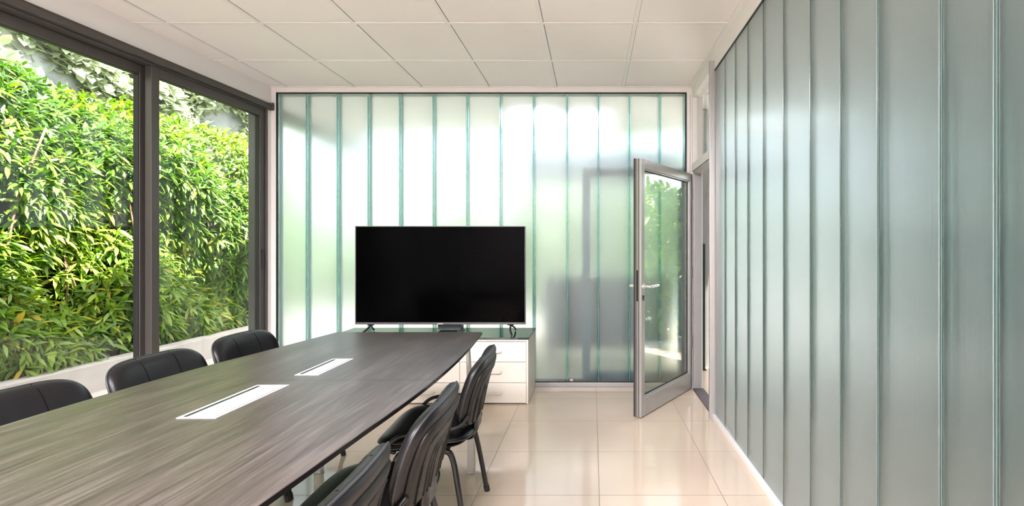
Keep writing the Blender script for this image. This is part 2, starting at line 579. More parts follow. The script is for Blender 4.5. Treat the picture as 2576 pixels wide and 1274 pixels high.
def channel(w, h, flange=0.06, th=0.007, ft=0.009):
    """One U-shaped glass channel: flat face at y=0, flanges pointing to +y, x from 0 to w."""
    bm = bmesh.new()
    box(bm, ft, w - ft, 0, th, 0, h, 0)
    box(bm, 0, ft - 0.0002, 0.0006, flange, 0, h, 1)
    box(bm, w - ft + 0.0002, w, 0.0006, flange, 0, h, 1)
    return bm
jx = [(p_ - 1490) * YB / F for p_ in (771, 849, 926.5, 1006, 1090.5, 1175, 1259, 1342.5, 1426.5, 1505.5, 1583.5, 1660.5)]
edges = [GX0 + 0.004] + jx + [GX1 - 0.004]
for a, b_ in zip(edges[:-1], edges[1:]):
    obj('glass_channel', channel(b_ - a - 0.004, ZT - ZB - 0.008), [M['uglass'], M['uedge']], wb,
        loc=(a + 0.002, YB + 0.004, ZB + 0.003))
bm = bmesh.new()
for x in jx:
    box(bm, x - 0.0019, x + 0.0019, YB + 0.005, YB + 0.05, ZB + 0.003, ZT - 0.005)
obj('joint_seal', bm, M['seal'], wb)
# small grey clip at the foot of the glass
obj('glass_clip', B(-0.195, -0.165, YB - 0.012, YB + 0.002, ZB + 0.004, ZB + 0.024), M['sill'], wb, bevel=0.004)

# ---- right wall: channel glass, doorway at the back
DY0, DY1 = 3.40, 4.105        # door opening
GT, GB_ = 2.464, 0.031
wr = struct(obj('wall_right', boxes([
    (XR, XR + 0.14, YR, DY0, GT + 0.006, 2.86),
    (XR, XR + 0.14, DY0, YB, 2.535, 2.86)]), M['white'], bevel=0.002))
struct(obj('baseboard_right', B(XR - 0.016, XR + 0.10, YR, DY0 - 0.02, 0, GB_), M['white'], wr, bevel=0.003))
obj('black_gasket', boxes([(XR - 0.002, XR + 0.07, YR, DY0 - 0.03, GT - 0.003, GT + 0.006)]), M['black'], wr)
rj = [3.36, 3.127, 2.90, 2.668, 2.425, 2.167, 1.901, 1.669, 1.45, 1.188, 1.026]
y = 0.78
while y > YR + 0.3:
    rj.append(y); y -= 0.25
rj.append(YR + 0.02)
for a, b_ in zip(rj[1:], rj[:-1]):
    o = obj('glass_channel', channel(b_ - a - 0.004, GT - GB_ - 0.008, 0.026, 0.007, 0.0045), [M['uglass_r'], M['uedge_r']], wr, bevel=0.0018,
            loc=(XR + 0.003, b_ - 0.002, GB_ + 0.003))
    o.rotation_euler = (0, 0, -math.pi / 2)
bm = bmesh.new()
for yj in rj[1:-1]:
    box(bm, XR + 0.005, XR + 0.02, yj - 0.0019, yj + 0.0019, GB_ + 0.003, GT - 0.005)
obj('joint_seal', bm, M['seal_r'], wr)
# white post at the near side of the doorway, jamb at the far side
struct(obj('trim_1', boxes([(XR - 0.036, XR + 0.10, 3.372, 3.40, 0, 2.535)]), M['alu'], wr, bevel=0.003))
struct(obj('trim_2', boxes([(XR - 0.018, XR + 0.085, 4.105, YB - 0.001, 0, 2.535)]), M['white'], wr, bevel=0.003))

# door frame and transom in the doorway
dr = struct(empty('door_1', (XR, DY0, 0)))
obj('door_frame', boxes([
    (-0.012, 0.07, 0.0, DY1 - DY0, 1.865, 1.93),
    (-0.008, 0.07, 0.0, 0.03, 1.93, 2.535),
    (-0.008, 0.07, DY1 - DY0 - 0.03, DY1 - DY0, 1.93, 2.535),
    (-0.008, 0.07, 0.03, DY1 - DY0 - 0.03, 2.495, 2.535)]), M['white'], dr, bevel=0.003)
obj('door_jamb', boxes([(0.0, 0.07, 0.0, 0.035, 0, 1.865), (0.0, 0.07, DY1 - DY0 - 0.03, DY1 - DY0, 0, 1.865),
                         (0.0, 0.07, 0.035, DY1 - DY0 - 0.03, 1.84, 1.865)]), M['alu'], dr, bevel=0.003)
obj('transom_pane', B(0.03, 0.036, 0.03, DY1 - DY0 - 0.03, 1.93, 2.495), M['pane'], dr)
obj('threshold', B(-0.005, 0.085, 0.035, DY1 - DY0 - 0.03, 0.0005, 0.008), M['threshold'], dr)

# the open door leaf: local x runs from the hinge to the free edge, room face at -y
hinge = Vector((0.862, 4.10, 0))
free = Vector((0.345, 3.366, 0))
L = (free - hinge).length
ang = math.atan2(free.y - hinge.y, free.x - hinge.x)
lf = empty('glazed_door', hinge, ang, label='open glazed aluminium door leaf swung into the room beside the back glass wall', category='door')
T = 0.05
# local +y is 90 deg left of hinge->free; the visible face is on local +y
H0, H1 = 0.008, 1.843
obj('door_frame', boxes([
    (0, 0.052, -T, 0, H0, H1),
    (L - 0.052, L, -T, 0, H0, H1),
    (0.052, L - 0.052, -T, 0, H0, 0.135),
    (0.052, L - 0.052, -T, 0, H1 - 0.066, H1)]), M['alu'], lf, bevel=0.003)
obj('glazing_bead', boxes([
    (0.052, 0.068, -T * 0.7, -0.006, 0.135, H1 - 0.066),
    (L - 0.060, L - 0.052, -T * 0.7, -0.006, 0.135, H1 - 0.066),
    (0.068, L - 0.060, -T * 0.7, -0.006, 0.135, 0.147),
    (0.068, L - 0.060, -T * 0.7, -0.006, H1 - 0.076, H1 - 0.066)]), M['alu'], lf, bevel=0.002)
obj('rubber_seal', boxes([
    (0.068, 0.072, -0.030, -0.016, 0.147, H1 - 0.076),
    (L - 0.0625, L - 0.060, -0.030, -0.016, 0.147, H1 - 0.076),
    (0.072, L - 0.0625, -0.030, -0.016, 0.147, 0.151),
    (0.072, L - 0.0625, -0.030, -0.016, H1 - 0.080, H1 - 0.076)]), M['rubber'], lf)
obj('pane', B(0.072, L - 0.0625, -0.026, -0.020, 0.151, H1 - 0.080), M['doorpane'], lf)
obj('edge_profile', boxes([(L, L + 0.004, -T, -0.037, H0, H1), (L, L + 0.002, -0.026, -0.018, H0, H1)]), M['alu_dark'], lf)
obj('edge_gasket', boxes([(L - 0.01, L + 0.006, -T - 0.008, -T, H0, H1), (0.0, L, -T - 0.008, -T, H1 - 0.006, H1 + 0.004)]), M['rubber'], lf)
lk = obj('lock_plate', B(L, L + 0.005, -0.036, -0.024, 0.83, 1.05), M['black'], lf)
for sgn, y0 in ((1, 0.0), (-1, -T)):
    bm = bmesh.new()
    zh = 0.935
    tube(bm, curve([(L - 0.026, y0, zh), (L - 0.026, y0 + sgn * 0.045, zh), (L - 0.036, y0 + sgn * 0.056, zh), (L - 0.09, y0 + sgn * 0.058, zh + 0.001), (L - 0.155, y0 + sgn * 0.056, zh + 0.003)], 5), 0.0095, 10)
    hd = obj('door_handle', bm, M['chrome'], lf, smooth=True)
    bm = bmesh.new()
    tube(bm, [(L - 0.026, y0, zh), (L - 0.026, y0 + sgn * 0.009, zh)], 0.018, 20)
    obj('rosette', bm, M['chrome'], hd, smooth=False, bevel=0.002)
bm = bmesh.new()
tube(bm, [(L - 0.026, -T - 0.006, 0.862), (L - 0.026, 0.007, 0.862)], 0.010, 16)
box(bm, L - 0.031, L - 0.021, -T - 0.006, 0.007, 0.836, 0.86)
obj('lock_cylinder', bm, M['black'], lf)
for z in (0.35, 0.95, 1.62):
    bm = bmesh.new()
    tube(bm, [(-0.006, 0.006, z), (-0.006, 0.006, z + 0.10)], 0.009, 12)
    obj('hinge', bm, M['alu'], lf, smooth=False)

# ------------------------------------------------------------------ sliding windows on the left
def window(idx, y0, y1, off, h0=0.03, h1=2.392):
    """panel between y0,y1, set off outwards from the wall face"""
    w = struct(empty('window_%d' % idx, (xl(y0) - off, y0, 0), math.atan(0.047) * -1 + 0))
    w.rotation_euler = (0, 0, math.atan2(y1 - y0, xl(y1) - xl(y0)) - math.pi / 2)
    Lw = math.hypot(y1 - y0, xl(y1) - xl(y0))
    obj('window_frame', boxes([
        (-0.045, 0, 0, 0.055, h0, h1), (-0.045, 0, Lw - 0.055, Lw, h0, h1),
        (-0.045, 0, 0.055, Lw - 0.055, h0, h0 + 0.07), (-0.045, 0, 0.055, Lw - 0.055, h1 - 0.062, h1)]), M['bronze'], w, bevel=0.003)
    obj('rubber_seal', boxes([
        (-0.04, -0.006, 0.055, 0.059, h0 + 0.07, h1 - 0.062), (-0.04, -0.006, Lw - 0.059, Lw - 0.055, h0 + 0.07, h1 - 0.062),
        (-0.04, -0.006, 0.059, Lw - 0.059, h1 - 0.066, h1 - 0.062)]), M['rubber'], w)
    obj('pane', B(-0.027, -0.021, 0.055, Lw - 0.055, h0 + 0.07, h1 - 0.062), M['pane'], w)
    return w, Lw
w2, Lw2 = window(2, 3.086, 4.085, 0.012)
obj('window_handle', boxes([(0, 0.008, Lw2 - 0.032, Lw2 - 0.022, 1.02, 1.20), (0, 0.004, Lw2 - 0.045, Lw2 - 0.038, 1.16, 1.20)]), M['black'], w2, bevel=0.002)
window(1, 1.20, 3.125, 0.072)
window(3, -0.75, 1.24, 0.012)
window(4, -2.95, -0.71, 0.072)
# outer frame: head, jamb, floor track
bm = bmesh.new()
def lprism(bm, y0, y1, a, b_, z0, z1):
    prism(bm, [(xl(y0) + a, y0), (xl(y1) + a, y1), (xl(y1) + b_, y1), (xl(y0) + b_, y0)], z0, z1)
lprism(bm, YR, 4.10, -0.155, -0.004, 2.392, 2.42)
lprism(bm, 4.087, 4.10, -0.155, 0.004, 0.0, 2.42)
lprism(bm, YR, 4.087, -0.155, -0.01, 0.0, 0.028)
struct(obj('trim_3', bm, M['bronze'], wl, bevel=0.002))
# dark rail fixed over the windows
bm = bmesh.new()
lprism(bm, YR, 4.118, -0.002, 0.030, 2.404, 2.438)
lprism(bm, YR, 4.118, -0.002, 0.018, 2.438, 2.455)
lprism(bm, 4.112, 4.130, -0.002, 0.036, 2.398, 2.462)
tr = obj('window_rail', bm, M['bronze'], bevel=0.002)
setp(tr, label='long dark bronze rail fixed along the left wall above the sliding windows', category='rail')

# veranda behind the back wall: continuing window head, far opening, glazed door parked behind the glass
struct(obj('trim_4', boxes([(-2.93, -2.80, YB + 0.125, 5.9, 2.36, 2.47)]), M['bronze']))
struct(obj('veranda_bulkhead', B(-2.96, -2.80, YB + 0.125, 5.9, 2.47, 2.605), M['white']))
door2 = struct(empty('door_2', (-0.09, YB + 0.125, 0)))
obj('door_frame', boxes([(0, 0.07, 0, 0.04, 0.01, 1.93), (0.86, 0.93, 0, 0.04, 0.01, 1.93),
                         (0.07, 0.86, 0, 0.04, 0.01, 0.10), (0.07, 0.86, 0, 0.04, 1.85, 1.93)]), M['alu_blue'], door2, bevel=0.004)
obj('pane', B(0.07, 0.86, 0.017, 0.023, 0.10, 1.85), M['pane'], door2)
bm = bmesh.new()
tube(bm, [(0.035, -0.001, 0.95), (0.035, -0.04, 0.95), (0.16, -0.04, 0.95)], 0.011, 8)
obj('door_handle', bm, M['chrome'], door2)
sbr = empty('sideboard', (-0.50, 4.98, 0), label='blurred taupe sideboard seen through the frosted back glass wall', category='cabinet')
obj('body', boxes([(0, 1.33, 0, 0.42, 0.15, 0.90)]), M['sideboard'], sbr, bevel=0.005)
obj('leg', boxes([(0.04, 0.09, 0.04, 0.09, 0, 0.15)]), M['sideboard'], sbr)
obj('leg', boxes([(1.24, 1.29, 0.04, 0.09, 0, 0.15)]), M['sideboard'], sbr)
obj('leg', boxes([(0.04, 0.09, 0.33, 0.38, 0, 0.15)]), M['sideboard'], sbr)
obj('leg', boxes([(1.24, 1.29, 0.33, 0.38, 0, 0.15)]), M['sideboard'], sbr)
for nm, lx, ly, lab in (('ceiling_lamp', -0.60, 4.98, 'glowing square ceiling lamp blurred behind the middle of the back glass wall'),
                        ('ceiling_lamp', -0.04, 5.12, 'glowing square ceiling lamp blurred behind the back glass, nearer the open door')):
    lp = empty(nm, (lx, ly, CEIL - 0.05), label=lab, category='lamp', group='veranda ceiling lamps')
    obj('lamp_frame', boxes([(-0.24, 0.24, -0.24, -0.215, 0.012, 0.05), (-0.24, 0.24, 0.215, 0.24, 0.012, 0.05),
                             (-0.24, -0.215, -0.215, 0.215, 0.012, 0.05), (0.215, 0.24, -0.215, 0.215, 0.012, 0.05)]), M['white'], lp)
    obj('diffuser', B(-0.214, 0.214, -0.214, 0.214, 0.016, 0.03), M['lamp'], lp)

struct(obj('veranda_beam', B(-0.80, 1.0, 5.62, 5.80, 1.97, 2.36), M['greywall']))
# corridor right of the glass wall
struct(obj('corridor_wall', B(2.3, 2.42, YR - 0.2, 4.3, 0, 2.86), M['greywall']))
struct(obj('corridor_rear_wall', B(XR + 0.14, 2.3, YR - 0.12, YR, 0, 2.86), M['greywall']))
# things at the end of the corridor seen through the doorway
struct(obj('trim_5', boxes([(0.99, 1.168, 4.80, 4.85, 0, 2.6)]), M['alu'], bevel=0.003))
struct(obj('corridor_pier', B(1.176, 1.40, 5.0, 5.2, 0, 2.6), M['brown']))
po = obj('green_post', boxes([(1.084, 1.113, 4.70, 4.73, 0.0, 1.25), (1.075, 1.122, 4.69, 4.74, 0, 0.012)]), M['dkgreen'], bevel=0.002)
setp(po, label='slim dark green post standing just beyond the doorway on the right', category='post')

# ------------------------------------------------------------------ table
def interp(pts, y):
    for (a, xa), (b_, xb) in zip(pts[:-1], pts[1:]):
        if a >= y >= b_:
            pass
    P = sorted(pts)
    yy = [q[0] for q in P]; xx = [q[1] for q in P]
    # smooth: quadratic-ish via catmull
    i = max(0, min(len(P) - 2, int(np.searchsorted(yy, y)) - 1))
    p1, p2 = P[i], P[i + 1]
    p0 = P[i - 1] if i > 0 else (2 * p1[0] - p2[0], 2 * p1[1] - p2[1])
    p3 = P[i + 2] if i + 2 < len(P) else (2 * p2[0] - p1[0], 2 * p2[1] - p1[1])
    t = (y - p1[0]) / (p2[0] - p1[0])
    m1 = (p2[1] - p0[1]) / (p2[0] - p0[0]) * (p2[0] - p1[0])
    m2 = (p3[1] - p1[1]) / (p3[0] - p1[0]) * (p2[0] - p1[0])
    return ((2 * t**3 - 3 * t**2 + 1) * p1[1] + (t**3 - 2 * t**2 + t) * m1 + (-2 * t**3 + 3 * t**2) * p2[1] + (t**3 - t**2) * m2)
TR = [(2.655, -.613), (2.19, -.575), (1.84, -.561), (1.5, -.566), (1.17, -.588), (.866, -.608), (.72, -.62)]
TL = [(2.655, -1.42), (2.198, -1.485), (1.87, -1.535), (1.55, -1.557), (1.256, -1.558), (.9, -1.53), (.72, -1.505)]
TZ = 0.740
tbl = empty('conference_table', (-1.06, 1.69, 0), label='long boat-shaped dark wenge conference table running toward the back glass wall', category='table')
def top_half(y0, y1):
    bm = bmesh.new()
    N = 24
    yy = [y0 + (y1 - y0) * i / N for i in range(N + 1)]
    R = [(interp(TR, y), y) for y in yy]
    Lf = [(interp(TL, y), y) for y in yy]
    out_ = R + Lf[::-1]
    cx, cy = -1.06, 1.69
    def ring(z, inset):
        vs = []
        for k, (x, y) in enumerate(out_):
            side = 1 if k <= N else -1
            yy_ = y
            if abs(y - 2.655) < 1e-6: yy_ = y - inset
            if abs(y - 0.72) < 1e-6: yy_ = y + inset
            vs.append(bm.verts.new((x - side * inset - cx, yy_ - cy, z)))
        return vs
    r0 = ring(TZ, 0.0015); r1 = ring(TZ - 0.0015, 0); r2 = ring(TZ - 0.014, 0); r3 = ring(TZ - 0.030, 0.035)
    bm.faces.new(r0).material_index = 0
    n_ = len(out_)
    for a, b_, mi in ((r0, r1, 0), (r1, r2, 1), (r2, r3, 1)):
        for k in range(n_):
            f = bm.faces.new((a[k], a[(k + 1) % n_], b_[(k + 1) % n_], b_[k]))
            f.material_index = mi
    bm.faces.new(r3[::-1]).material_index = 1
    return bm
obj('tabletop', top_half(1.6912, 2.655), [M['wood'], M['wood_edge']], tbl)
obj('tabletop', top_half(0.72, 1.6888), [M['wood'], M['wood_edge']], tbl)
obj('underframe', boxes([(-0.30, -0.25, -0.85, 0.85, 0.655, 0.71), (0.25, 0.30, -0.85, 0.85, 0.655, 0.71),
                          (-0.25, 0.25, -0.86, -0.82, 0.655, 0.71), (-0.25, 0.25, 0.82, 0.86, 0.655, 0.71)]), M['wood_edge'], tbl)
for sx, ly in ((1, 0.875), (-1, 0.875), (1, -0.85), (-1, -0.85)):
    bm = bmesh.new()
    xo = 0.41 if ly > 0 else 0.40
    rings = []
    for z, off, hw in ((0.0, 0.0, 0.019), (0.25, -0.002, 0.016), (0.50, -0.010, 0.011), (0.71, -0.020, 0.007)):
        x = sx * (xo + off)
        rings.append([bm.verts.new((x + a * hw, ly + b_ * 0.018, z)) for a, b_ in ((-1, -1), (1, -1), (1, 1), (-1, 1))])
    for a, b_ in zip(rings[:-1], rings[1:]):
        for k in range(4):
            bm.faces.new((a[k], a[(k + 1) % 4], b_[(k + 1) % 4], b_[k]))
    bm.faces.new(rings[0][::-1]); bm.faces.new(rings[-1])
    obj('leg', bm, M['leg_metal'], tbl, bevel=0.002)
def flap(x0, x1, y0, y1):
    cx, cy = -1.06, 1.69
    x0 -= cx; x1 -= cx; y0 -= cy; y1 -= cy
    z = TZ
    w = 0.009
    fr = obj('cable_flap', boxes([(x0, x0 + w, y0, y1, z - 0.004, z + 0.002), (x1 - w, x1, y0, y1, z - 0.004, z + 0.002),
                                  (x0 + w, x1 - w, y0, y0 + w, z - 0.004, z + 0.002), (x0 + w, x1 - w, y1 - w, y1, z - 0.004, z + 0.002)]), M['flap'], tbl, bevel=0.0007)
    fr['label'] = 'silver white flap frame set in the tabletop'
    obj('lid', B(x0 + w + 0.013, x1 - w - 0.004, y0 + w + 0.001, y1 - w - 0.001, z - 0.002, z + 0.0016), M['flap'], fr, bevel=0.0007)
    obj('slot', boxes([(x0 + w, x0 + w + 0.013, y0 + w, y1 - w, z - 0.001, z + 0.0006), (x1 - w - 0.004, x1 - w, y0 + w, y1 - w, z - 0.001, z + 0.0006)]), M['black'], fr)
flap(-1.143, -1.033, 1.309, 1.627)
flap(-1.094, -1.005, 1.753, 2.010)

# ------------------------------------------------------------------ chairs
def make_chair():
    root = empty('visitor_chair')
    # seat pad
    def smap(u, v, o_):
        # u -> local y, v -> local x (front +), o_ thickness
        front = max(0.0, (v - 0.10)) / 0.12
        z = 0.425 + o_ - 0.018 * front ** 2 + 0.010 * (abs(u) / 0.22) ** 2.5
        return (v + 0.03, u, z)
    bm = bmesh.new()
    rim = pad(bm, 0.45, 0.385, 4.2, smap, 0.030, 0.018, pw=5)
    st = obj('seat', bm, M['leather'], root, smooth=True)
    bm = bmesh.new()
    tube(bm, rim, 0.0034, 6, closed=True)
    obj('piping', bm, M['piping'], st, smooth=True)
    bm = bmesh.new()
    pad(bm, 0.41, 0.34, 4.0, lambda u, v, o_: (v + 0.03, u, 0.405 + o_), 0.008, 0.014, rings=5, segs=40)
    obj('seat_shell', bm, M['shell'], root, smooth=True)
    # backrest pad, leaning and wrapping
    ZC, HB, WB = 0.607, 0.290, 0.450
    def bmap(extra=0.0):
        def f(u, v, o_):
            z = ZC + v
            k = (z - 0.46) / 0.29
            x = -0.140 - 0.085 * k + 0.014 * math.sin(math.pi * min(max(k, 0), 1))
            x += 0.024 * (u / 0.225) ** 2
            nx, nz = 0.96, 0.27
            return (x + (o_ + extra) * nx, u * (1 - 0.05 * max(0, -v / 0.15)), z + (o_ + extra) * nz)
        return f
    bm = bmesh.new()
    rim = pad(bm, WB, HB, 4.4, bmap(), 0.036, 0.022, pw=7, rings=11)
    bk = obj('backrest', bm, M['leather'], root, smooth=True)
    bm = bmesh.new()
    tube(bm, rim, 0.0036, 6, closed=True)
    obj('piping', bm, M['piping'], bk, smooth=True)
    # two vertical seams on the front of the pad
    bm = bmesh.new()
    fm = bmap()
    for s in (-0.075, 0.075):
        pts = []
        for i in range(15):
            v = (i / 14 * 2 - 1) * 0.142
            r = max(abs(s) / (WB / 2), abs(v) / (HB / 2))
            pts.append(fm(s * (1 + 0.1 * v), v, 0.036 * (1 - min(r, 1) ** 7) ** 0.5 + 0.0002))
        tube(bm, pts, 0.0014, 6)
    obj('seam', bm, M['seam'], bk)
    # moulded rear shell with nested arched ridges
    bm = bmesh.new()
    bs = bmap(-0.019)
    pad(bm, 0.405, 0.250, 5.0, lambda u, v, o_: bs(u, v - 0.010, o_), 0.008, 0.014, rings=7, segs=56, pw=9)
    sh = obj('back_shell', bm, M['shell'], root, smooth=True)
    bm = bmesh.new()
    for hw, top, bot in ((0.150, 0.078, -0.112), (0.092, 0.030, -0.116), (0.064, 0.014, -0.116), (0.036, -0.002, -0.116)):
        pts = [(-hw, bot), (-hw * 1.02, top - 0.04), (-hw * 0.96, top - 0.012), (-hw * 0.80, top), (0, top + 0.006), (hw * 0.80, top), (hw * 0.96, top - 0.012), (hw * 1.02, top - 0.04), (hw, bot)]
        P = [Vector(bs(a, b_ - 0.004, -0.0128)) for a, b_ in pts]
        tube(bm, curve([tuple(q) for q in P], 6), 0.0036, 6)
    obj('shell_ridge', bm, M['shell'], sh, smooth=True)
    # steel frame
    for sy in (-1, 1):
        bm = bmesh.new()
        tube(bm, curve([(0.215, sy * 0.245, 0.0), (0.165, sy * 0.225, 0.22), (0.125, sy * 0.205, 0.365), (0.09, sy * 0.198, 0.392), (0.03, sy * 0.198, 0.395)], 6), 0.0115, 10, sx=1.0)
        lg = obj('leg', bm, M['frame'], root, smooth=True)
        bm = bmesh.new(); tube(bm, [(0.2165, sy * 0.2455, 0.0), (0.210, sy * 0.243, 0.03)], 0.0135, 10)
        obj('foot_cap', bm, M['rubber'], lg)
        bm = bmesh.new()
        tube(bm, curve([(-0.165, sy * 0.252, 0.0), (-0.125, sy * 0.228, 0.24), (-0.095, sy * 0.206, 0.365), (-0.06, sy * 0.198, 0.392), (0.03, sy * 0.198, 0.395)], 6), 0.0115, 10)
        lg = obj('leg', bm, M['frame'], root, smooth=True)
        bm = bmesh.new(); tube(bm, [(-0.1655, sy * 0.2525, 0.0), (-0.160, sy * 0.249, 0.03)], 0.0135, 10)
        obj('foot_cap', bm, M['rubber'], lg)
        # bracket tube rising beside the seat and running back to the backrest
        bm = bmesh.new()
        tube(bm, curve([(0.13, sy * 0.205, 0.395), (0.145, sy * 0.232, 0.415), (0.135, sy * 0.240, 0.445), (0.095, sy * 0.241, 0.472), (0.02, sy * 0.240, 0.482), (-0.06, sy * 0.236, 0.486), (-0.125, sy * 0.222, 0.50), (-0.158, sy * 0.190, 0.53)], 6), 0.0085, 8)
        obj('side_bracket', bm, M['frame'], root, smooth=True)
    bm = bmesh.new()
    tube(bm, [(0.09, -0.198, 0.392), (0.09, 0.198, 0.392)], 0.010, 8)
    tube(bm, [(-0.07, -0.198, 0.392), (-0.07, 0.198, 0.392)], 0.010, 8)
    obj('seat_frame', bm, M['frame'], root, smooth=True)
    bm = bmesh.new()
    prof = curve([(-0.05, 0, 0.390), (-0.13, 0, 0.386), (-0.158, 0, 0.405), (-0.160, 0, 0.45), (-0.172, 0, 0.52)], 6)
    prev = None
    for p_ in prof:
        row = [bm.verts.new((p_.x + a, b_, p_.z)) for a, b_ in ((-0.006, -0.075), (0.006, -0.075), (0.006, 0.075), (-0.006, 0.075))]
        if prev:
            for q in range(4):
                bm.faces.new((prev[q], prev[(q + 1) % 4], row[(q + 1) % 4], row[q]))
        else:
            bm.faces.new(row[::-1])
        prev = row
    bm.faces.new(prev)
    obj('back_support', bm, M['frame'], root, smooth=True)
    return root
chair = make_chair()
R_ = 'black visitor chairs along the right side of the table'
L_ = 'black visitor chairs along the window side of the table'
spots = [
    (-0.67, 2.11, math.pi + 0.07, 'black padded chair on the right side of the table, farthest back, nearest the drawers', R_),
    (-0.672, 1.485, math.pi + 0.05, 'middle black padded chair of the three along the right side of the table', R_),
    (-0.69, 0.965, math.pi + 0.04, 'black padded chair right of the table, cut off by the bottom edge of photo', R_),
    (-1.665, 2.535, 0.0, 'black leather chair by the window, closest to the back glass wall', L_),
    (-1.665, 2.03, 0.0, 'middle black leather chair of the three on the window side of the table', L_),
    (-1.665, 1.515, 0.0, 'black leather chair at the far left edge of the photo, window side of table', L_)]
for i, (x, y, rz, lab, gr) in enumerate(spots):
    c = chair if i == 0 else copy_tree(chair)
    c.location = (x, y, 0)
    c.rotation_euler = (0, 0, rz)
    setp(c, label=lab, category='chair', group=gr)

# ------------------------------------------------------------------ drawer cabinet
CX0, CX1, CY0, CY1 = -2.055, -0.495, 3.682, 4.125
cab = empty('drawer_cabinet', (CX0, CY0, 0), label='long low cream drawer cabinet with dark glass top, standing against the back glass wall', category='cabinet')
WD, DP = CX1 - CX0, CY1 - CY0
obj('cabinet_body', boxes([(0, WD, 0.019, DP, 0.004, 0.500)]), M['cream'], cab, bevel=0.002)
obj('top_rail', B(0.0, WD - 0.014, 0.002, 0.019, 0.487, 0.500), M['cream'], cab)
obj('side_panel', B(WD - 0.013, WD, 0.0, 0.019, 0.004, 0.500), M['cream'], cab)
obj('glass_top', B(-0.006, WD + 0.006, -0.006, DP + 0.004, 0.5005, 0.5165), M['topglass'], cab, bevel=0.0015)
cw = (WD - 0.014) / 3
zr = [0.008, 0.1655, 0.326, 0.483]
for c_ in range(3):
    for r_ in range(3):
        x0, x1 = c_ * cw + 0.0015, (c_ + 1) * cw - 0.0015
        d_ = obj('drawer', B(x0, x1, 0.0, 0.018, zr[r_] + 0.002, zr[r_ + 1] - 0.002), M['cream'], cab, bevel=0.0015)
        bm = bmesh.new()
        xm = (x0 + x1) / 2
        zm = (zr[r_] + zr[r_ + 1]) / 2 + 0.002
        tube(bm, curve([(xm - 0.064, 0.0, zm + 0.004), (xm - 0.062, -0.022, zm), (xm - 0.045, -0.028, zm), (xm + 0.045, -0.028, zm), (xm + 0.062, -0.022, zm), (xm + 0.064, 0.0, zm + 0.004)], 5), 0.0042, 8)
        obj('drawer_handle', bm, M['chrome'], d_, smooth=True)

# ------------------------------------------------------------------ television
TY = 3.85
tv = empty('television', (-1.227, TY, 0.5165), label='large black flat-screen television standing on the drawer cabinet', category='television')
tw, thh = 429 * TY / F, 248 * TY / F
z0 = EYE - (817 - 624) * TY / F - 0.5165
obj('tv_back', boxes([(-tw / 2 + 0.004, tw / 2 - 0.004, 0.012, 0.030, z0 + 0.004, z0 + thh - 0.004), (-tw * 0.36, tw * 0.36, 0.03, 0.062, z0 + 0.02, z0 + thh * 0.55)]), M['tvback'], tv, bevel=0.004)
bz = 0.007
obj('bezel', boxes([(-tw / 2, -tw / 2 + bz, 0, 0.02, z0, z0 + thh), (tw / 2 - bz, tw / 2, 0, 0.02, z0, z0 + thh),
                    (-tw / 2 + bz, tw / 2 - bz, 0, 0.02, z0 + thh - bz, z0 + thh), (-tw / 2 + bz, tw / 2 - bz, 0, 0.02, z0, z0 + 0.017)]), M['bezel'], tv, bevel=0.0015)
obj('screen', B(-tw / 2 + bz, tw / 2 - bz, 0.004, 0.011, z0 + 0.017, z0 + thh - bz), M['screen'], tv)
obj('badge', B(-0.022, 0.024, -0.0015, 0.002, z0 + 0.002, z0 + 0.008), M['badge'], tv, bevel=0.0005)
for sx in (-1, 1):
    bm = bmesh.new()
    x = sx * 0.566
    tube(bm, curve([(x, 0.016, z0 + 0.01), (x, 0.010, z0 - 0.008), (x + sx * 0.008, -0.05, z0 * 0.5), (x + sx * 0.030, -0.115, 0.0085)], 5), 0.0075, 8)
    tube(bm, curve([(x, 0.016, z0 + 0.01), (x, 0.022, z0 - 0.008), (x + sx * 0.02, 0.08, z0 * 0.5), (x + sx * 0.022, 0.12, 0.0085)], 5), 0.0065, 8)
    tube(bm, [(x - 0.025, 0.014, z0 - 0.002), (x + 0.025, 0.014, z0 - 0.002)], 0.007, 8)
    obj('stand_foot', bm, M['frame'], tv, smooth=True)
bx_ = empty('media_box', (-1.185, 4.00, 0.5165), label='small upright grey box on the cabinet behind the television', category='box')
obj('box_body', B(-0.105, 0.085, -0.02, 0.05, 0.006, 0.13), M['boxgrey'], bx_, bevel=0.004)
obj('box_edge', B(0.085, 0.092, -0.022, 0.05, 0.0, 0.13), M['black'], bx_)
obj('foot', B(0.06, 0.115, -0.03, 0.02, 0.0, 0.006), M['black'], bx_)

# ------------------------------------------------------------------ outside
struct(obj('curb', boxes([(-4.36, -4.2, YR, 7.1, -0.2, 0.224)]), M['curb'], bevel=0.006))
bm = bmesh.new()
pr = [(-4.36, 0.16), (-4.85, 0.30), (-5.0, 1.2), (-5.2, 2.1), (-5.75, 2.9)]
prv = None
for k in range(2):
    yv = (YR, 7.0)[k]
    row = [bm.verts.new((x, yv, z)) for x, z in pr]
    if prv:
        for i in range(len(pr) - 1):
            bm.faces.new((prv[i], prv[i + 1], row[i + 1], row[i]))
    prv = row
bmesh.ops.subdivide_edges(bm, edges=bm.edges[:], cuts=5, use_grid_fill=True)
struct(obj('soil_bank', bm, M['soil'], smooth=True))
struct(obj('rock_bank', B(-6.6, -5.75, YR, 8.3, 0.0, 5.2), M['rock']))
struct(obj('garden_ground', boxes([(-6.5, 9.0, 7.2, 14.0, -0.2, -0.02), (2.42, 9.0, -1.0, 7.2, -0.2, -0.02)]), M['paving']))

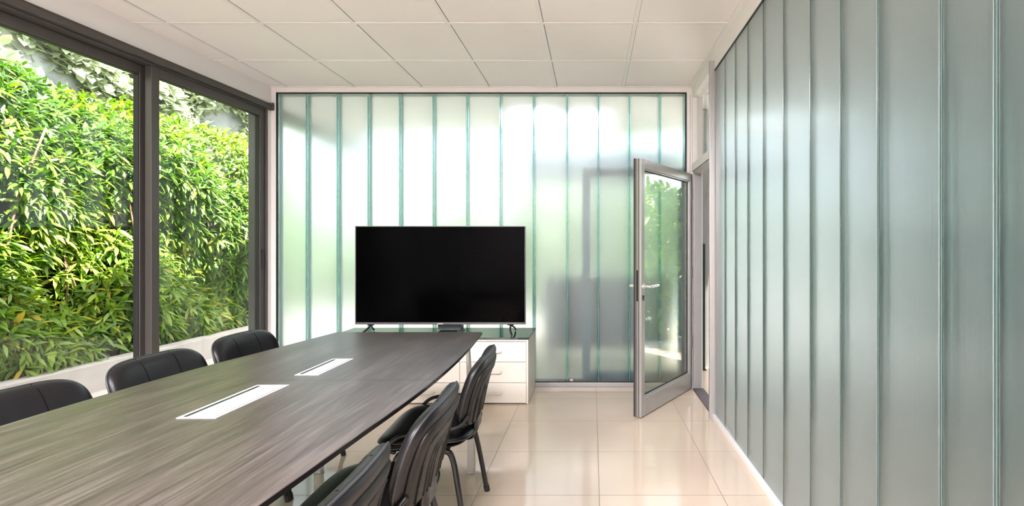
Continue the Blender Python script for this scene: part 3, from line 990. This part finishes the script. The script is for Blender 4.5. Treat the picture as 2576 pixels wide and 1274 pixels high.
struct(obj('sky_block_wall', B(-8.0, 3.0, 9.3, 9.45, -0.2, 3.3), M['pale_render']))  # wall added behind the shrubs to block the bright sky
rng = np.random.default_rng(7)
def leaves(name, pos, out_dir, size, per, material, droop=0.7, width=0.22, spread=1.0, tone=None, parent=None):
    """leaf clusters: pos (N,3), out_dir (N,3). each cluster has `per` leaves fanning from its tip. One mesh."""
    N = len(pos)
    P = np.repeat(pos, per, 0)
    D = np.repeat(out_dir, per, 0)
    n = N * per
    base_tone = np.repeat(rng.random(N) * 0.55 if tone is None else tone, per)
    # whorls: leaves fan round a shoot tip and hang
    ax = out_dir + rng.normal(0, 0.45, (N, 3))
    ax /= np.linalg.norm(ax, axis=1, keepdims=True)
    e1 = np.cross(ax, np.array([0.1, 0.2, 1.0])); e1 /= np.linalg.norm(e1, axis=1, keepdims=True)
    e2 = np.cross(ax, e1)
    th = (np.tile(np.arange(per), N) / per + np.repeat(rng.random(N), per)) * 2 * np.pi + rng.normal(0, 0.25, n)
    d = np.repeat(e1, per, 0) * np.cos(th)[:, None] + np.repeat(e2, per, 0) * np.sin(th)[:, None]
    d = d * spread + np.repeat(ax, per, 0) * (0.35 + 0.35 * rng.random(n))[:, None] + rng.normal(0, 0.15, (n, 3))
    d[:, 2] -= droop * (0.25 + 0.6 * rng.random(n))
    d /= np.linalg.norm(d, axis=1, keepdims=True)
    up = np.tile(np.array([0.0, 0.0, 1.0]), (n, 1)) + D * 0.6 + rng.normal(0, 0.35, (n, 3))
    s = np.cross(d, up)
    s /= np.linalg.norm(s, axis=1, keepdims=True) + 1e-9
    nn = np.cross(s, d)
    Ls = (size * (0.6 + 0.7 * rng.random(n)))[:, None]
    Ws = Ls * width * (0.8 + 0.4 * rng.random(n))[:, None] * 0.5
    b = P + rng.normal(0, size * 0.05, (n, 3)) + d * size * 0.08
    dz = np.array([0, 0, -1.0])
    v0 = b
    m1 = b + d * Ls * 0.35 + dz * Ls * 0.02
    m2 = b + d * Ls * 0.70 + dz * Ls * 0.10 * droop
    tip = b + d * Ls * 1.0 + dz * Ls * 0.28 * droop
    V = np.stack([v0, m1 + s * Ws + nn * Ws * 0.25, m1 - s * Ws + nn * Ws * 0.25, m2 + s * Ws * 0.85 + nn * Ws * 0.2, m2 - s * Ws * 0.85 + nn * Ws * 0.2, tip,
                  m1, m2], 1)   # 8 verts (midrib included)
    V = V.reshape(-1, 3)
    off = (np.arange(n) * 8)[:, None]
    tri = np.concatenate([off + np.array([0, 6, 1]), off + np.array([0, 2, 6]), off + np.array([3, 7, 5]), off + np.array([7, 4, 5])], 1).reshape(-1, 3)
    quad = np.concatenate([off + np.array([1, 6, 7, 3]), off + np.array([6, 2, 4, 7])], 1).reshape(-1, 4)
    me = bpy.data.meshes.new(name)
    me.vertices.add(len(V)); me.vertices.foreach_set('co', V.astype(np.float32).ravel())
    nl = tri.size + quad.size
    me.loops.add(nl)
    me.loops.foreach_set('vertex_index', np.concatenate([tri.ravel(), quad.ravel()]).astype(np.int32))
    npoly = len(tri) + len(quad)
    me.polygons.add(npoly)
    starts = np.concatenate([np.arange(len(tri)) * 3, tri.size + np.arange(len(quad)) * 4]).astype(np.int32)
    me.polygons.foreach_set('loop_start', starts)
    me.update(calc_edges=True)
    at = me.attributes.new('leaf_tone', 'FLOAT', 'POINT')
    tn = np.clip(base_tone + rng.random(n) * 0.42, 0, 0.93)
    tn[rng.random(n) < 0.012] = 1.0
    at.data.foreach_set('value', np.repeat(tn, 8).astype(np.float32))
    me.materials.append(material)
    me.polygons.foreach_set('use_smooth', np.ones(npoly, dtype=bool))
    o = bpy.data.objects.new(name, me)
    COL.objects.link(o)
    if parent is not None:
        o.parent = parent
    return o

def bumps(y, z, seed):
    r = np.random.default_rng(seed)
    v = np.zeros_like(y)
    for _ in range(14):
        fy, fz = r.uniform(0.8, 5.0), r.uniform(0.8, 5.0)
        v += np.sin(fy * y + fz * z * r.choice([-1, 1]) + r.uniform(0, 6.28)) / (1 + 0.5 * math.hypot(fy, fz))
    return v

def hedge_pts(n, y0, y1, z0, z1, depth, seed):
    y = rng.uniform(y0, y1, n); z = rng.uniform(z0, z1, n)
    bp = bumps(y, z, seed)
    bz_ = np.clip((z - 1.9) / 1.0, 0, 1)
    x = -4.46 - 0.75 * bz_ ** 1.6 + 0.17 * bp - np.abs(rng.normal(0, depth, n))
    x -= 0.10 * np.exp(-((z - 0.9) / 0.45) ** 2)
    x = np.where(z < 0.35, np.maximum(x, -4.5), x)
    return np.stack([x, y, z], 1)
hg = empty('hedge', (-4.5, 4.5, 0.2), label='tall dense hedge of drooping bright green leaves beyond the sliding windows', category='hedge', kind='stuff')
inv = Matrix.Translation((4.5, -4.5, -0.2))
def attach(o):
    o.matrix_parent_inverse = inv
    return o
p1 = hedge_pts(6400, 2.4, 6.95, 0.26, 2.85, 0.14, 3)
dr_ = np.tile(np.array([0.9, -0.1, 0.2]), (len(p1), 1))
gap = bumps(p1[:, 1] * 1.7, p1[:, 2] * 1.7, 21)
p1 = p1[(gap > -0.75) | (rng.random(len(p1)) < 0.25)]
dr_ = dr_[:len(p1)]
tn1 = np.clip(0.27 + 0.16 * bumps(p1[:, 1] * 0.8, p1[:, 2] * 0.8, 5) + rng.normal(0, 0.13, len(p1)), 0, 0.56)
attach(leaves('foliage', p1, dr_, 0.128, 7, M['leaf'], tone=tn1, parent=hg))
p2 = hedge_pts(1500, -3.0, 2.4, 0.22, 2.85, 0.16, 3)
attach(leaves('foliage', p2, np.tile(np.array([0.9, -0.1, 0.2]), (len(p2), 1)), 0.17, 7, M['leaf'], parent=hg))
bm = bmesh.new()
rnd = random.Random(4)
for k in range(70):
    y = rnd.uniform(2.4, 6.7); x = -4.66 - rnd.random() * 0.2
    pts = [(x, y, 0.15)]
    dx, dy = rnd.uniform(-0.06, 0.10), rnd.uniform(-0.22, 0.22)
    for i in range(1, 7):
        pts.append((pts[-1][0] + dx * 0.35 + rnd.uniform(-.05, .05), pts[-1][1] + dy * 0.6 + rnd.uniform(-.06, .06), 0.15 + i * rnd.uniform(0.25, 0.36)))
    tube(bm, curve(pts, 3), 0.008, 5)
attach(obj('stem', bm, M['stem'], hg, smooth=True))['kind'] = 'stuff'

iv = empty('ivy', (-5.7, 5, 2.8), label='pale sunlit ivy covering the rock bank above the hedge', category='ivy', kind='stuff')
n_iv = 7000
yy = rng.uniform(1.5, 8.2, n_iv); zz = rng.uniform(2.2, 5.1, n_iv)
bp = bumps(yy * 1.6, zz * 1.6, 11)
keep = bp > -1.4
pi_ = np.stack([-5.72 + 0.12 * bp + rng.normal(0, 0.04, n_iv), yy, zz], 1)[keep]
o = leaves('foliage', pi_, np.tile(np.array([0.8, -0.1, 0.4]), (len(pi_), 1)), 0.13, 4, M['ivy'], droop=0.35, width=0.62, parent=iv)
o.matrix_parent_inverse = Matrix.Translation((5.7, -5, -2.8))

# garden beyond the veranda and beside the corridor (blurred by the glass)
def shrub(name, cx, cy, r, h, n, lab, material, size=0.2):
    t_ = empty(name, (cx, cy, 0), label=lab, category='shrub', group='garden shrubs beyond the glass')
    th = rng.uniform(0, 2 * math.pi, n); ph = rng.uniform(-1, 1, n)
    rad = np.sqrt(1 - ph ** 2) * rng.uniform(0.8, 1.0, n)
    pos = np.stack([r * rad * np.cos(th), r * rad * np.sin(th), h / 2 + 0.02 + (h / 2 - 0.05) * ph], 1)
    dd = np.stack([rad * np.cos(th), rad * np.sin(th), ph], 1)
    leaves('foliage', pos, dd, size, 5, material, parent=t_)
    bm = bmesh.new()
    for k in range(5):
        a = k * 1.26
        tube(bm, curve([(0, 0, -0.02), (0.15 * r * math.cos(a), 0.15 * r * math.sin(a), h * 0.3), (0.5 * r * math.cos(a), 0.5 * r * math.sin(a), h * 0.7)], 4), 0.02, 6)
    obj('stem', bm, M['stem'], t_, smooth=True)
    return t_
names = ['leafy garden shrub blurred behind the far left of the back glass wall', 'leafy garden shrub blurred behind the back glass, left of the television',
         'leafy garden shrub blurred behind the back glass and the television', 'leafy garden shrub blurred behind the back glass right of the television',
         'leafy garden shrub blurred behind the back glass beside the open door', 'leafy garden shrub seen beyond the far right end of the back glass']
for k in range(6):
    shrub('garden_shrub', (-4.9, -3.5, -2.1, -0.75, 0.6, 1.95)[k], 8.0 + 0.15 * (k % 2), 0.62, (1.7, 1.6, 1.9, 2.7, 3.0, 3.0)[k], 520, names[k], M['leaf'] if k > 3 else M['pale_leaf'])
names = ['sunlit shrub reflected in the open door pane, beyond the corridor', 'second sunlit shrub outside the corridor opening',
         'third sunlit shrub outside the corridor opening']
for k in range(3):
    shrub('patio_shrub', 3.2 + k * 1.3, 5.0 + k * 0.95, 0.62, 2.05, 520, names[k], M['leaf'])
